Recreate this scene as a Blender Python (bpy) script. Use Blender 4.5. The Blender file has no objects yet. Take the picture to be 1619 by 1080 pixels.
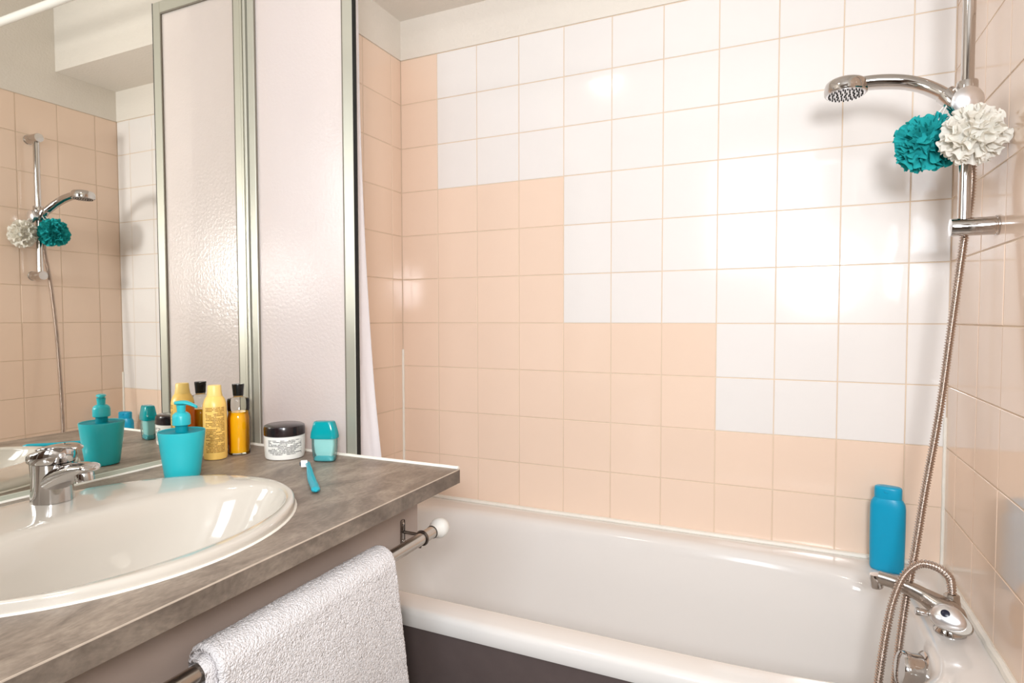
import bpy, bmesh, math, random
from mathutils import Vector, Matrix, noise
PI = math.pi
random.seed(7)
sc = bpy.context.scene
COL = sc.collection

# ------------------------------------------------------------------ camera
CAM = Vector((1.223, -1.7586, 1.173))
yaw, pitch, roll = -0.428097, -0.038919, -0.001641
fwd = Vector((math.sin(yaw)*math.cos(pitch), math.cos(yaw)*math.cos(pitch), math.sin(pitch)))
rgt = Vector((math.cos(yaw), -math.sin(yaw), 0)); upv = rgt.cross(fwd)
r2 = rgt*math.cos(roll) + upv*math.sin(roll); u2 = -rgt*math.sin(roll) + upv*math.cos(roll)
cam_d = bpy.data.cameras.new('camera'); cam = bpy.data.objects.new('camera', cam_d); COL.objects.link(cam)
cam_d.sensor_fit = 'HORIZONTAL'; cam_d.sensor_width = 36.0; cam_d.lens = 36.0*950.9/1619.0
cam_d.clip_start = 0.01; cam_d.clip_end = 50
m = Matrix.Identity(4)
for i in range(3):
    m[i][0] = r2[i]; m[i][1] = u2[i]; m[i][2] = -fwd[i]; m[i][3] = CAM[i]
cam.matrix_world = m
sc.camera = cam

# ------------------------------------------------------------------ world, lights, exposure
w = bpy.data.worlds.new('world'); sc.world = w; w.use_nodes = True
w.node_tree.nodes['Background'].inputs[0].default_value = (0.8, 0.85, 0.9, 1)
w.node_tree.nodes['Background'].inputs[1].default_value = 0.3
ASSUMED_WINDOW_POWER = 10.0      # unseen bright source behind the camera, assumed to be a frosted window
ASSUMED_LAMP_POWER = 1.5          # unseen ceiling lamp, assumed from a highlight on the back wall
FLASH_POWER = 57.0   # added spot standing in for a camera flash, out of view
def area(name, loc, rot, size, size_y, power, colr, shape='RECTANGLE'):
    d = bpy.data.lights.new(name, 'AREA'); d.shape = shape; d.size = size; d.size_y = size_y
    d.energy = power; d.color = colr
    o = bpy.data.objects.new(name, d); o.location = loc; o.rotation_euler = rot; COL.objects.link(o); return o
ASSUMED_WIN = (0.72, 1.42, 1.45, 2.25)      # x0 x1 z0 z1 of the assumed window in the wall behind the camera
area('assumed_window_light', ((ASSUMED_WIN[0]+ASSUMED_WIN[1])/2, -2.585, (ASSUMED_WIN[2]+ASSUMED_WIN[3])/2), (PI/2, 0, 0), ASSUMED_WIN[1]-ASSUMED_WIN[0]-.1, ASSUMED_WIN[3]-ASSUMED_WIN[2]-.1, ASSUMED_WINDOW_POWER, (0.84, 0.92, 1.0))  # area light added in front of the assumed window
ASSUMED_LAMPS = [(0.32, -1.46)]
FLASH_POS = (1.41, -2.15, 1.415)
FLASH_AIM = Vector((.62, 0.0, 1.36))-Vector(FLASH_POS)
pl = bpy.data.lights.new('flash_light', 'SPOT'); pl.energy = FLASH_POWER; pl.color = (.95, .955, .97); pl.shadow_soft_size = .13  # added spot, takes the part of a flash beside the camera
pl.spot_size = math.radians(108); pl.spot_blend = 1.0
plo = bpy.data.objects.new('flash_light', pl); plo.location = FLASH_POS; plo.rotation_euler = FLASH_AIM.to_track_quat('-Z', 'Y').to_euler(); COL.objects.link(plo)
for k, (lx, ly) in enumerate(ASSUMED_LAMPS):
    area('assumed_ceiling_light', (lx, ly, 2.455), (0, 0, 0), .17, .17, ASSUMED_LAMP_POWER, (1.0, 0.95, 0.88), 'DISK')
vs = sc.view_settings
vs.view_transform = 'Standard'; vs.look = 'None'; vs.gamma = 1.0; vs.use_curve_mapping = False
vs.exposure = 0.79

# ------------------------------------------------------------------ materials
def srgb(r, g, b):
    f = lambda c: (c/255/12.92) if c/255 <= .04045 else ((c/255+.055)/1.055)**2.4
    return (f(r), f(g), f(b), 1)
class NT:
    def __init__(s, name):
        s.m = bpy.data.materials.new(name); s.m.use_nodes = True; s.t = s.m.node_tree; s.t.nodes.clear()
        s.out = s.n('ShaderNodeOutputMaterial')
    def n(s, typ, **kw):
        nd = s.t.nodes.new(typ)
        for k, v in kw.items():
            if k.startswith('i_'):
                key = k[2:].replace('_', ' ')
                nd.inputs[int(key) if key.isdigit() else key].default_value = v
            else: setattr(nd, k, v)
        return nd
    def l(s, a, b): s.t.links.new(a, b)
    def math(s, op, a, b=None, c=None):
        nd = s.n('ShaderNodeMath', operation=op)
        for i, v in enumerate((a, b, c)):
            if v is None: continue
            if isinstance(v, (int, float)): nd.inputs[i].default_value = v
            else: s.l(v, nd.inputs[i])
        return nd.outputs[0]
    def mix(s, fac, a, b):
        nd = s.n('ShaderNodeMix', data_type='RGBA')
        for idx, v in ((0, fac), (6, a), (7, b)):
            if isinstance(v, (int, float, tuple)): nd.inputs[idx].default_value = v
            else: s.l(v, nd.inputs[idx])
        return nd.outputs[2]
def pbr(name, col, rough=.4, metal=0., var=.04, vscale=8., bump=0., bscale=60., coat=0., spec=.5, objvar=0., sss=0., trans=0., ior=1.45):
    g = NT(name); p = g.n('ShaderNodeBsdfPrincipled')
    p.inputs['Roughness'].default_value = rough; p.inputs['Metallic'].default_value = metal
    p.inputs['Coat Weight'].default_value = coat; p.inputs['Coat Roughness'].default_value = .05
    p.inputs['Specular IOR Level'].default_value = spec
    p.inputs['Transmission Weight'].default_value = trans; p.inputs['IOR'].default_value = ior
    if sss:
        p.inputs['Subsurface Weight'].default_value = sss; p.inputs['Subsurface Scale'].default_value = .01
        p.inputs['Subsurface Radius'].default_value = (1, 1, 1)
    tc = g.n('ShaderNodeTexCoord'); nz = g.n('ShaderNodeTexNoise', i_Scale=vscale, i_Detail=4.0)
    g.l(tc.outputs['Object'], nz.inputs['Vector'])
    lo = tuple(c*(1-var) for c in col[:3])+(1,); hi = tuple(min(1, c*(1+var)) for c in col[:3])+(1,)
    c = g.mix(nz.outputs['Fac'], lo, hi)
    if objvar:
        oi = g.n('ShaderNodeObjectInfo'); hsv = g.n('ShaderNodeHueSaturation')
        v = g.math('MULTIPLY_ADD', oi.outputs['Random'], objvar*2, 1-objvar)
        g.l(v, hsv.inputs['Value']); g.l(c, hsv.inputs['Color']); c = hsv.outputs['Color']
    g.l(c, p.inputs['Base Color'])
    if bump:
        n2 = g.n('ShaderNodeTexNoise', i_Scale=bscale, i_Detail=6.0); g.l(tc.outputs['Object'], n2.inputs['Vector'])
        b = g.n('ShaderNodeBump', i_Strength=bump, i_Distance=.002); g.l(n2.outputs['Fac'], b.inputs['Height']); g.l(b.outputs['Normal'], p.inputs['Normal'])
    g.l(p.outputs[0], g.out.inputs[0])
    return g.m
def clear_mat(name, tint, gloss=.08, body=0., bodycol=None):
    """thin clear plastic or glass: tinted see-through, milky share, mirror sheen by Fresnel"""
    g = NT(name); tr = g.n('ShaderNodeBsdfTransparent'); tr.inputs[0].default_value = tint
    gl = g.n('ShaderNodeBsdfGlossy', i_Roughness=gloss); fr = g.n('ShaderNodeFresnel', i_IOR=1.45)
    sh = tr.outputs[0]
    if body:
        tl = g.n('ShaderNodeBsdfTranslucent'); tl.inputs[0].default_value = bodycol
        df = g.n('ShaderNodeBsdfDiffuse'); df.inputs[0].default_value = bodycol
        mm = g.n('ShaderNodeMixShader', i_0=.55); g.l(df.outputs[0], mm.inputs[1]); g.l(tl.outputs[0], mm.inputs[2])
        m2 = g.n('ShaderNodeMixShader', i_0=body); g.l(sh, m2.inputs[1]); g.l(mm.outputs[0], m2.inputs[2]); sh = m2.outputs[0]
    m3 = g.n('ShaderNodeMixShader'); g.l(fr.outputs[0], m3.inputs[0]); g.l(sh, m3.inputs[1]); g.l(gl.outputs[0], m3.inputs[2])
    g.l(m3.outputs[0], g.out.inputs[0]); return g.m

M = {}
M['peach'] = pbr('peach_glaze', srgb(245, 219, 198), .12, var=.012, vscale=20, objvar=.012, bump=.06, bscale=14, coat=.3)
M['white_tile'] = pbr('white_glaze', srgb(242, 238, 235), .12, var=.012, vscale=20, objvar=.012, bump=.06, bscale=14, coat=.3)
M['grout'] = pbr('grout', srgb(226, 205, 182), .85, var=.12, vscale=9, bump=.3, bscale=200)
M['plaster'] = pbr('plaster', srgb(236, 229, 219), .8, var=.02, vscale=6, bump=.75, bscale=120)
M['ceiling'] = pbr('ceiling_plaster', srgb(232, 224, 215), .85, var=.02, vscale=6, bump=.5, bscale=120)
M['floor'] = pbr('floor_tile', srgb(168, 158, 148), .3, var=.1, vscale=5)
M['taupe'] = pbr('taupe_paint', srgb(150, 138, 128), .7, var=.04, vscale=5, bump=.3, bscale=120)
M['door'] = pbr('door_wood', srgb(92, 66, 48), .45, var=.25, vscale=12)
M['enamel'] = pbr('bath_enamel', srgb(236, 232, 228), .13, var=.01, coat=.5)
M['ceramic'] = pbr('basin_ceramic', srgb(206, 198, 187), .1, var=.01, coat=.5)
M['panel_dark'] = pbr('bath_panel', srgb(96, 84, 82), .38, var=.12, vscale=30, bump=.1, bscale=90)
M['apron'] = pbr('apron_laminate', srgb(172, 154, 143), .36, var=.04, vscale=10)
M['chrome'] = pbr('chrome', (.58, .555, .54, 1), .07, 1., var=.01)
M['steel'] = pbr('brushed_steel', (.50, .46, .42, 1), .26, 1., var=.06, vscale=40)
M['hose'] = pbr('hose_steel', (.52, .44, .39, 1), .24, 1., var=.1, vscale=30)
M['dark_metal'] = pbr('dark_bracket', (.25, .22, .2, 1), .25, 1., var=.05)
M['alu'] = pbr('frame_aluminium', srgb(186, 183, 170), .38, .5, var=.02)
M['edge_black'] = pbr('black_edge', srgb(9, 9, 9), .6, var=.05)
M['silicone'] = pbr('silicone', srgb(245, 240, 230), .5, var=.05, vscale=40)
M['silver'] = pbr('satin_silver', (.86, .86, .88, 1), .3, 1., var=.01)
M['indicator'] = pbr('indicator', srgb(24, 26, 50), .25, var=.02)
M['white_plastic'] = pbr('white_plastic', srgb(238, 236, 230), .4, var=.01)
M['teal_plastic'] = pbr('teal_plastic', srgb(46, 186, 196), .3, var=.02, sss=.15)
M['teal_dark'] = pbr('teal_lid', srgb(0, 140, 154), .5, var=.02, spec=.15)
M['blue_bottle'] = pbr('blue_bottle', srgb(0, 163, 206), .35, var=.02)
M['lid_dark'] = pbr('jar_lid', srgb(34, 22, 24), .22, var=.05, coat=.3)
M['black_cap'] = pbr('black_cap', srgb(14, 13, 14), .25, var=.05)
M['brush'] = pbr('brush_handle', srgb(18, 168, 190), .25, var=.04)
M['bristle'] = pbr('bristle', srgb(245, 245, 245), .7, var=.03)
M['towel'] = None
M['teal_net'] = None
M['curtain'] = None

def m_mirror():
    g = NT('mirror_silver'); p = g.n('ShaderNodeBsdfPrincipled', i_Metallic=1.0, i_Roughness=0.012)
    p.inputs['Base Color'].default_value = (.87, .855, .80, 1)
    g.l(p.outputs[0], g.out.inputs[0]); return g.m
M['mirror'] = m_mirror()
def m_laminate(name, dark):
    g = NT(name); p = g.n('ShaderNodeBsdfPrincipled', i_Roughness=.42)
    tc = g.n('ShaderNodeTexCoord')
    mp = g.n('ShaderNodeMapping'); mp.inputs['Scale'].default_value = (1.3, .6, 1); g.l(tc.outputs['Object'], mp.inputs[0])
    a = g.n('ShaderNodeTexNoise', i_Scale=14.0, i_Detail=9.0, i_Roughness=.68, i_Distortion=.7); g.l(mp.outputs[0], a.inputs['Vector'])
    b = g.n('ShaderNodeTexNoise', i_Scale=170.0, i_Detail=4.0); g.l(mp.outputs[0], b.inputs['Vector'])
    r = g.n('ShaderNodeValToRGB'); r.color_ramp.elements[0].position = .36; r.color_ramp.elements[1].position = .66
    r.color_ramp.elements[0].color = tuple(c*dark for c in srgb(124, 109, 97)[:3])+(1,); r.color_ramp.elements[1].color = tuple(c*dark for c in srgb(176, 159, 143)[:3])+(1,)
    g.l(a.outputs['Fac'], r.inputs[0])
    r2_ = g.n('ShaderNodeValToRGB'); r2_.color_ramp.elements[0].position = .35; r2_.color_ramp.elements[1].position = .65
    r2_.color_ramp.elements[0].color = (.72, .72, .72, 1); r2_.color_ramp.elements[1].color = (1, 1, 1, 1); g.l(b.outputs['Fac'], r2_.inputs[0])
    mx = g.n('ShaderNodeMix', data_type='RGBA', blend_type='MULTIPLY'); mx.inputs[0].default_value = .75
    g.l(r.outputs[0], mx.inputs[6]); g.l(r2_.outputs[0], mx.inputs[7])
    g.l(mx.outputs[2], p.inputs['Base Color']); 
    bp = g.n('ShaderNodeBump', i_Strength=.15, i_Distance=.001); g.l(b.outputs['Fac'], bp.inputs['Height']); g.l(bp.outputs[0], p.inputs['Normal'])
    g.l(p.outputs[0], g.out.inputs[0]); return g.m
M['laminate'] = m_laminate('concrete_laminate', 1.0)
M['laminate_edge'] = m_laminate('concrete_edge', .72)
M['edge_line'] = pbr('edge_line', srgb(205, 188, 172), .5, var=.3, vscale=30)
def m_acrylic():
    g = NT('screen_acrylic'); tc = g.n('ShaderNodeTexCoord')
    nz = g.n('ShaderNodeTexNoise', i_Scale=130.0, i_Detail=3.0); g.l(tc.outputs['Object'], nz.inputs['Vector'])
    bp = g.n('ShaderNodeBump', i_Strength=.35, i_Distance=.002); g.l(nz.outputs['Fac'], bp.inputs['Height'])
    df = g.n('ShaderNodeBsdfDiffuse'); df.inputs[0].default_value = srgb(253, 246, 242)
    tl = g.n('ShaderNodeBsdfTranslucent'); tl.inputs[0].default_value = srgb(252, 245, 243)
    rf = g.n('ShaderNodeBsdfRefraction', i_Roughness=.30, i_IOR=1.06); rf.inputs[0].default_value = srgb(250, 244, 244)
    gl = g.n('ShaderNodeBsdfGlossy', i_Roughness=.22)
    for s in (df, rf, gl): g.l(bp.outputs[0], s.inputs['Normal'])
    a = g.n('ShaderNodeMixShader', i_0=.4); g.l(df.outputs[0], a.inputs[1]); g.l(tl.outputs[0], a.inputs[2])
    b = g.n('ShaderNodeMixShader', i_0=.36); g.l(a.outputs[0], b.inputs[1]); g.l(rf.outputs[0], b.inputs[2])
    c = g.n('ShaderNodeMixShader', i_0=.07); g.l(b.outputs[0], c.inputs[1]); g.l(gl.outputs[0], c.inputs[2])
    g.l(c.outputs[0], g.out.inputs[0]); return g.m
M['acrylic'] = m_acrylic()
def m_terry():
    g = NT('terry_loops'); p = g.n('ShaderNodeBsdfPrincipled', i_Roughness=.95); p.inputs['Specular IOR Level'].default_value = .1
    p.inputs['Sheen Weight'].default_value = .2; p.inputs['Base Color'].default_value = srgb(233, 228, 228)
    tc = g.n('ShaderNodeTexCoord'); v = g.n('ShaderNodeTexVoronoi', i_Scale=430.0); g.l(tc.outputs['Object'], v.inputs['Vector'])
    h = g.math('SUBTRACT', 1.0, v.outputs['Distance'])
    bp = g.n('ShaderNodeBump', i_Strength=.85, i_Distance=.0018); g.l(h, bp.inputs['Height']); g.l(bp.outputs[0], p.inputs['Normal'])
    g.l(p.outputs[0], g.out.inputs[0]); return g.m
M['towel'] = m_terry()
def m_cloth(name, col, tcol, mixf, bscale, bstr):
    g = NT(name); tc = g.n('ShaderNodeTexCoord')
    df = g.n('ShaderNodeBsdfDiffuse'); df.inputs[0].default_value = col
    tl = g.n('ShaderNodeBsdfTranslucent'); tl.inputs[0].default_value = tcol
    nz = g.n('ShaderNodeTexNoise', i_Scale=bscale, i_Detail=3.0); g.l(tc.outputs['Object'], nz.inputs['Vector'])
    cc = g.mix(nz.outputs['Fac'], tuple(c*(1-.9*bstr*.6) for c in col[:3])+(1,), col); g.l(cc, df.inputs[0])
    bp = g.n('ShaderNodeBump', i_Strength=bstr, i_Distance=.001); g.l(nz.outputs['Fac'], bp.inputs['Height']); g.l(bp.outputs[0], df.inputs['Normal'])
    a = g.n('ShaderNodeMixShader', i_0=mixf); g.l(df.outputs[0], a.inputs[1]); g.l(tl.outputs[0], a.inputs[2])
    g.l(a.outputs[0], g.out.inputs[0]); return g.m
M['curtain'] = m_cloth('curtain_cloth', srgb(246, 243, 246), srgb(246, 243, 246), .35, 300, .1)
M['teal_net'] = m_cloth('teal_net', srgb(54, 192, 194), srgb(54, 192, 194), .2, 600, .6)
M['white_net'] = m_cloth('white_net', srgb(255, 252, 244), srgb(255, 250, 238), .3, 600, .4)
M['string'] = pbr('string', srgb(240, 236, 230), .8, var=.02)
M['glass'] = clear_mat('clear_glass', (.96, .96, .93, 1), .03)
M['oil'] = pbr('oil', srgb(255, 188, 14), .12, var=.06, vscale=40, sss=.3)
M['clear_case'] = clear_mat('clear_case', (.78, .93, .92, 1), .05, .18, srgb(215, 240, 238))
M['teal_clear'] = clear_mat('teal_clear', (.08, .8, .84, 1), .05, .85, srgb(20, 214, 224))
M['floss'] = pbr('floss_insert', srgb(200, 236, 232), .5, var=.05)
M['mint'] = pbr('mint_base', srgb(40, 176, 184), .3, var=.05)
def print_mat(name, base, ink, rows, z0, z1, ylim, xpos=True, back=None, backz=1, cols=2600.):
    """flat print: rows of small illegible type on the face that looks along local +x"""
    g = NT(name); p = g.n('ShaderNodeBsdfPrincipled', i_Roughness=.32)
    tc = g.n('ShaderNodeTexCoord'); sp = g.n('ShaderNodeSeparateXYZ'); g.l(tc.outputs['Object'], sp.inputs[0])
    x, y, z = sp.outputs
    zr = g.math('MULTIPLY', z, rows); fl = g.math('FLOOR', zr); fr = g.math('FRACT', zr)
    cmb = g.n('ShaderNodeCombineXYZ'); g.l(g.math('MULTIPLY', y, cols*.35), cmb.inputs[0]); g.l(g.math('MULTIPLY', fl, 7.31), cmb.inputs[1])
    nz = g.n('ShaderNodeTexNoise', i_Scale=1.0, i_Detail=1.0); g.l(cmb.outputs[0], nz.inputs['Vector'])
    cm2 = g.n('ShaderNodeCombineXYZ'); g.l(g.math('MULTIPLY', y, 55.), cm2.inputs[0]); g.l(g.math('MULTIPLY', fl, 3.7), cm2.inputs[1])
    n2 = g.n('ShaderNodeTexNoise', i_Scale=1.0, i_Detail=0.0); g.l(cm2.outputs[0], n2.inputs['Vector'])
    f = g.math('MULTIPLY', g.math('LESS_THAN', fr, .62), g.math('GREATER_THAN', nz.outputs['Fac'], .40))
    f = g.math('MULTIPLY', f, g.math('GREATER_THAN', n2.outputs['Fac'], .40))
    f = g.math('MULTIPLY', f, g.math('GREATER_THAN', z, z0)); f = g.math('MULTIPLY', f, g.math('LESS_THAN', z, z1))
    f = g.math('MULTIPLY', f, g.math('LESS_THAN', g.math('ABSOLUTE', y), ylim)); f = g.math('MULTIPLY', f, g.math('GREATER_THAN', x, 0.))
    c = g.mix(g.math('MULTIPLY', f, .85), base, ink)
    if back:
        bf = g.math('MULTIPLY', g.math('LESS_THAN', x, -.004), g.math('LESS_THAN', z, backz))
        c = g.mix(bf, c, back)
    g.l(c, p.inputs['Base Color']); g.l(p.outputs[0], g.out.inputs[0]); return g.m
M['yellow_print'] = print_mat('yellow_bottle', srgb(250, 206, 112), srgb(150, 96, 34), 300., .016, .117, .0185, back=srgb(236, 120, 22), backz=.118)
M['jar_print'] = print_mat('jar_white', srgb(244, 242, 236), srgb(70, 68, 70), 330., .012, .044, .034)
M['yellow_cap'] = pbr('yellow_cap', srgb(252, 216, 130), .35, var=.01)

# ------------------------------------------------------------------ mesh helpers
WORLD = {}
def bx(bm, x0, x1, y0, y1, z0, z1, bev=0., seg=2):
    r = bmesh.ops.create_cube(bm, size=1.0)
    vv = r['verts']
    for v in vv:
        v.co = Vector((x0+(v.co.x+.5)*(x1-x0), y0+(v.co.y+.5)*(y1-y0), z0+(v.co.z+.5)*(z1-z0)))
    if bev:
        es = {e for v in vv for e in v.link_edges}
        bmesh.ops.bevel(bm, geom=list(es), offset=bev, segments=seg, affect='EDGES', profile=.5)
    return bm
def rings_mesh(bm, rings, cap0=True, cap1=True, closed=True):
    vr = [[bm.verts.new(p) for p in r] for r in rings]
    n = len(rings[0])
    for a, b in zip(vr, vr[1:]):
        for i in range(n if closed else n-1):
            j = (i+1) % n
            bm.faces.new((a[i], a[j], b[j], b[i]))
    if cap0: bm.faces.new(vr[0][::-1])
    if cap1: bm.faces.new(vr[-1])
    return bm
def lathe(bm, prof, c=(0, 0, 0), seg=32, axis=None, sx=1., sy=1., cap0=True, cap1=True):
    """prof: list of (radius, height) along the axis"""
    q = Vector((0, 0, 1)).rotation_difference(Vector(axis).normalized()) if axis is not None else None
    rings = []
    for r, h in prof:
        ring = []
        for i in range(seg):
            a = 2*PI*i/seg; p = Vector((r*math.cos(a)*sx, r*math.sin(a)*sy, h))
            if q: p = q @ p
            ring.append(p+Vector(c))
        rings.append(ring)
    return rings_mesh(bm, rings, cap0, cap1)
def catmull(pts, n):
    P = [Vector(p) for p in pts]; P = [2*P[0]-P[1]]+P+[2*P[-1]-P[-2]]
    out = []
    for i in range(1, len(P)-2):
        for k in range(n):
            t = k/n; a, b, c, d = P[i-1:i+3]
            out.append(.5*((2*b)+(c-a)*t+(2*a-5*b+4*c-d)*t*t+(3*b-a-3*c+d)*t**3))
    out.append(P[-2]); return out
def tube(bm, path, rad, seg=12, flat=(1, 1), cap=True, up0=None):
    """rad: number or function of index fraction"""
    n = len(path); T = []
    for i in range(n): T.append((path[min(i+1, n-1)]-path[max(i-1, 0)]).normalized())
    u = Vector(up0) if up0 else (Vector((0, 0, 1)) if abs(T[0].z) < .9 else Vector((0, 1, 0)))
    rings = []
    for i in range(n):
        u = (u-T[i]*u.dot(T[i])).normalized(); v = T[i].cross(u)
        r = rad(i/(n-1)) if callable(rad) else rad
        rings.append([path[i]+(u*math.sin(2*PI*k/seg)*flat[1]+v*math.cos(2*PI*k/seg)*flat[0])*r for k in range(seg)])
    return rings_mesh(bm, rings, cap, cap)
def obj(name, bm, mat, parent=None, loc=None, smooth=True, angle=40, rotz=0.):
    bmesh.ops.recalc_face_normals(bm, faces=bm.faces[:]) if len(bm.faces) < 60000 else None
    me = bpy.data.meshes.new(name)
    if parent is not None: Mx = WORLD[parent.name]
    else: Mx = Matrix.Translation(Vector(loc or (0, 0, 0))) @ Matrix.Rotation(rotz, 4, 'Z')
    bm.transform(Mx.inverted()); bm.to_mesh(me); bm.free()
    me.materials.append(mat)
    if smooth:
        for p in me.polygons: p.use_smooth = True
        try: me.set_sharp_from_angle(angle=math.radians(angle))
        except Exception: pass
    o = bpy.data.objects.new(name, me); COL.objects.link(o)
    if parent is not None: o.parent = parent
    else: o.matrix_world = Mx
    WORLD[o.name] = Mx
    return o
def thing(name, label, cat, loc, rotz=0., group=None):
    o = bpy.data.objects.new(name, None); COL.objects.link(o); o.empty_display_size = .05
    o.location = loc; o.rotation_euler = (0, 0, rotz)
    WORLD[o.name] = Matrix.Translation(Vector(loc)) @ Matrix.Rotation(rotz, 4, 'Z')
    return tag(o, label, cat, group)
def tag(o, label, cat, group=None):
    o['label'] = label; o['category'] = cat
    if group: o['group'] = group
    return o
def struct(name, bm, mat, parent=None, **k):
    o = obj(name, bm, mat, parent, smooth=False, **k)
    if parent is None: o['kind'] = 'structure'
    return o
B = bmesh.new

# ------------------------------------------------------------------ room shell
W, T, ZT, ZB = 1.58, .15, 2.057, .557
HC, YF = 2.5, -2.6
struct('floor', bx(B(), -.1, W+.1, YF-.1, .1, -.1, 0), M['floor'])
ceil = struct('ceiling', bx(B(), -.1, W+.1, YF-.1, .1, HC, HC+.1), M['ceiling'])
struct('soffit_box', bx(B(), 0.0, W, -.247, 0.0, 2.19, HC), M['plaster'], ceil)
wb = struct('wall_back', bx(B(), -.1, W+.1, .0014, .1, 0, HC), M['grout'])
struct('plaster_band', bx(B(), 0, W, -.0025, .0014, ZT+.001, 2.19), M['plaster'], wb)
wl = struct('wall_left', bx(B(), -.1, -.0014, YF, .0014, 0, HC), M['grout'])
struct('plaster_band', bx(B(), -.0014, .0025, -.655, 0, ZT+.001, HC), M['plaster'], wl)
struct('plaster_face', bx(B(), -.0014, .0005, YF, -.657, 0, HC), M['plaster'], wl)
wr = struct('wall_right', bx(B(), W+.0014, W+.1, YF, .0014, 0, HC), M['grout'])
struct('plaster_band', bx(B(), W-.0025, W+.0014, -1.0, 0, ZT+.001, HC), M['plaster'], wr)
struct('plaster_face', bx(B(), W-.0005, W+.0014, YF, -.997, 0, HC), M['plaster'], wr)
# wall behind the camera with an assumed window and an added door
bm = B()
for a in ((-.1, ASSUMED_WIN[0], 0, HC), (ASSUMED_WIN[1], W+.1, 0, HC), (ASSUMED_WIN[0], ASSUMED_WIN[1], 0, ASSUMED_WIN[2]), (ASSUMED_WIN[0], ASSUMED_WIN[1], ASSUMED_WIN[3], HC)):
    bx(bm, a[0], a[1], YF-.1, YF, a[2], a[3])
struct('wall_front', bm, M['taupe'])
bm = B(); x0, x1, z0, z1 = ASSUMED_WIN
for a in ((x0, x1, z0, z0+.05), (x0, x1, z1-.05, z1), (x0, x0+.05, z0, z1), (x1-.05, x1, z0, z1)): bx(bm, a[0], a[1], YF-.04, YF+.005, a[2], a[3])
win = struct('assumed_window_1', bm, M['white_plastic'])  # unseen window, assumed as the source of the bright tile highlight
bm = bx(B(), x0+.05, x1-.05, YF-.02, YF-.015, z0+.05, z1-.05)
struct('pane', bm, clear_mat('frosted_pane', (.9, .92, .92, 1), .3, .6, srgb(240, 244, 244)), win)
dr = struct('added_door_1', bx(B(), .02, .66, YF, YF+.03, 0, 2.05, .004), M['door'])  # unseen door, added as something dark for the chrome to reflect
struct('door_handle', bx(B(), .58, .63, YF+.03, YF+.07, 1.0, 1.02, .004), M['steel'], dr)

# glazed tiles, one object each
tile_mesh = {}
def tile_me(wd, ht, key):
    k = (round(wd, 4), round(ht, 4), key)
    if k not in tile_mesh:
        bm = bx(B(), -wd/2, wd/2, 0, .006, -ht/2, ht/2)
        es = [e for e in bm.edges if all(v.co.y < .001 for v in e.verts)]
        bmesh.ops.bevel(bm, geom=es, offset=.0009, segments=1, affect='EDGES', profile=.5)
        bmesh.ops.recalc_face_normals(bm, faces=bm.faces[:])
        me = bpy.data.meshes.new('tile'); bm.to_mesh(me); bm.free(); me.materials.append(M[key])
        tile_mesh[k] = me
    return tile_mesh[k]
GAP = .0026
def tile(wall, a0, a1, row, key, face):
    wd = abs(a1-a0)-GAP; ht = T-GAP; a = (a0+a1)/2; z = ZT-T*(row+.5)
    o = bpy.data.objects.new('tile', tile_me(wd, ht, key)); COL.objects.link(o); o.parent = wall
    j = lambda s: random.gauss(0, s)
    off = random.uniform(-.0002, .0003)
    if face == 'back': o.location = (a, off, z); rz = 0
    elif face == 'left': o.location = (-off, a, z); rz = PI/2
    else: o.location = (W+off, a, z); rz = -PI/2
    o.rotation_euler = (j(.0016), 0, rz+j(.0016))
edges = [0.0]+[.145+T*i for i in range(10)]+[W]
for r in range(10):
    first_white = 1 if r < 3 else 4 if r < 6 else 7 if r < 8 else 99
    for c in range(11):
        tile(wb, edges[c], edges[c+1], r, 'white_tile' if c >= first_white else 'peach', 'back')
le = [0, -.055, -.205, -.355, -.505, -.655]
re_ = [0, -.095, -.245, -.395, -.545, -.695, -.845, -.995]
for r in range(10):
    for a, b in zip(le, le[1:]): tile(wl, a, b, r, 'peach', 'left')
    for a, b in zip(re_, re_[1:]): tile(wr, a, b, r, 'peach', 'right')

# silicone beads
def bead(name, p0, p1, r):
    p0, p1 = Vector(p0), Vector(p1)
    pts = []
    for i in range(25):
        p = p0.lerp(p1, i/24); pts.append(p+Vector((noise.noise(p*23), noise.noise(p*31+Vector((5, 5, 5))), noise.noise(p*27+Vector((9, 1, 2)))))*r*.25)
    o = obj(name, tube(B(), pts, r, 8), M['silicone']); o['kind'] = 'structure'; return o
bead('trim_1', (.0, -.003, .561), (W, -.003, .561), .008)
bead('trim_2', (W-.004, 0, .561), (W-.004, -.70, .561), .009)
bead('trim_3', (.002, -.002, .56), (.002, -.002, 1.065), .0042)
bead('trim_4', (W-.002, -.002, .56), (W-.002, -.002, .93), .0045)

# ------------------------------------------------------------------ assumed ceiling lamp, out of view
for k, (lx, ly) in enumerate(ASSUMED_LAMPS):
    t = thing('assumed_ceiling_lamp', 'unseen round white ceiling lamp assumed above the washbasin', 'lamp', (lx, ly, 2.46))
    obj('base', lathe(B(), [(.105, 2.5), (.105, 2.475), (.1, 2.465), (.09, 2.465), (.09, 2.5)], (lx, ly, 0), 40), M['white_plastic'], t)

gx, gy, gz = FLASH_POS
t = thing('flash_stand_in', 'unseen steel spot lamp added in place of a camera flash', 'lamp', (W, gy, gz))
obj('mount_plate', lathe(B(), [(.06, 0), (.06, .012), (.05, .018), (.012, .022), (.010, .100)], (W-.0005, gy, gz), 32, axis=(-1, 0, 0)), M['white_plastic'], t)  # plate, arm and shade are made up to carry the flash stand-in
obj('shade', lathe(B(), [(.020, -.095), (.045, -.090), (.080, -.040), (.088, .005), (.086, .005), (.078, -.040), (.043, -.087), (.020, -.092)], (gx, gy, gz), 32, axis=FLASH_AIM, cap0=False, cap1=False), M['steel'], t)

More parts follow.
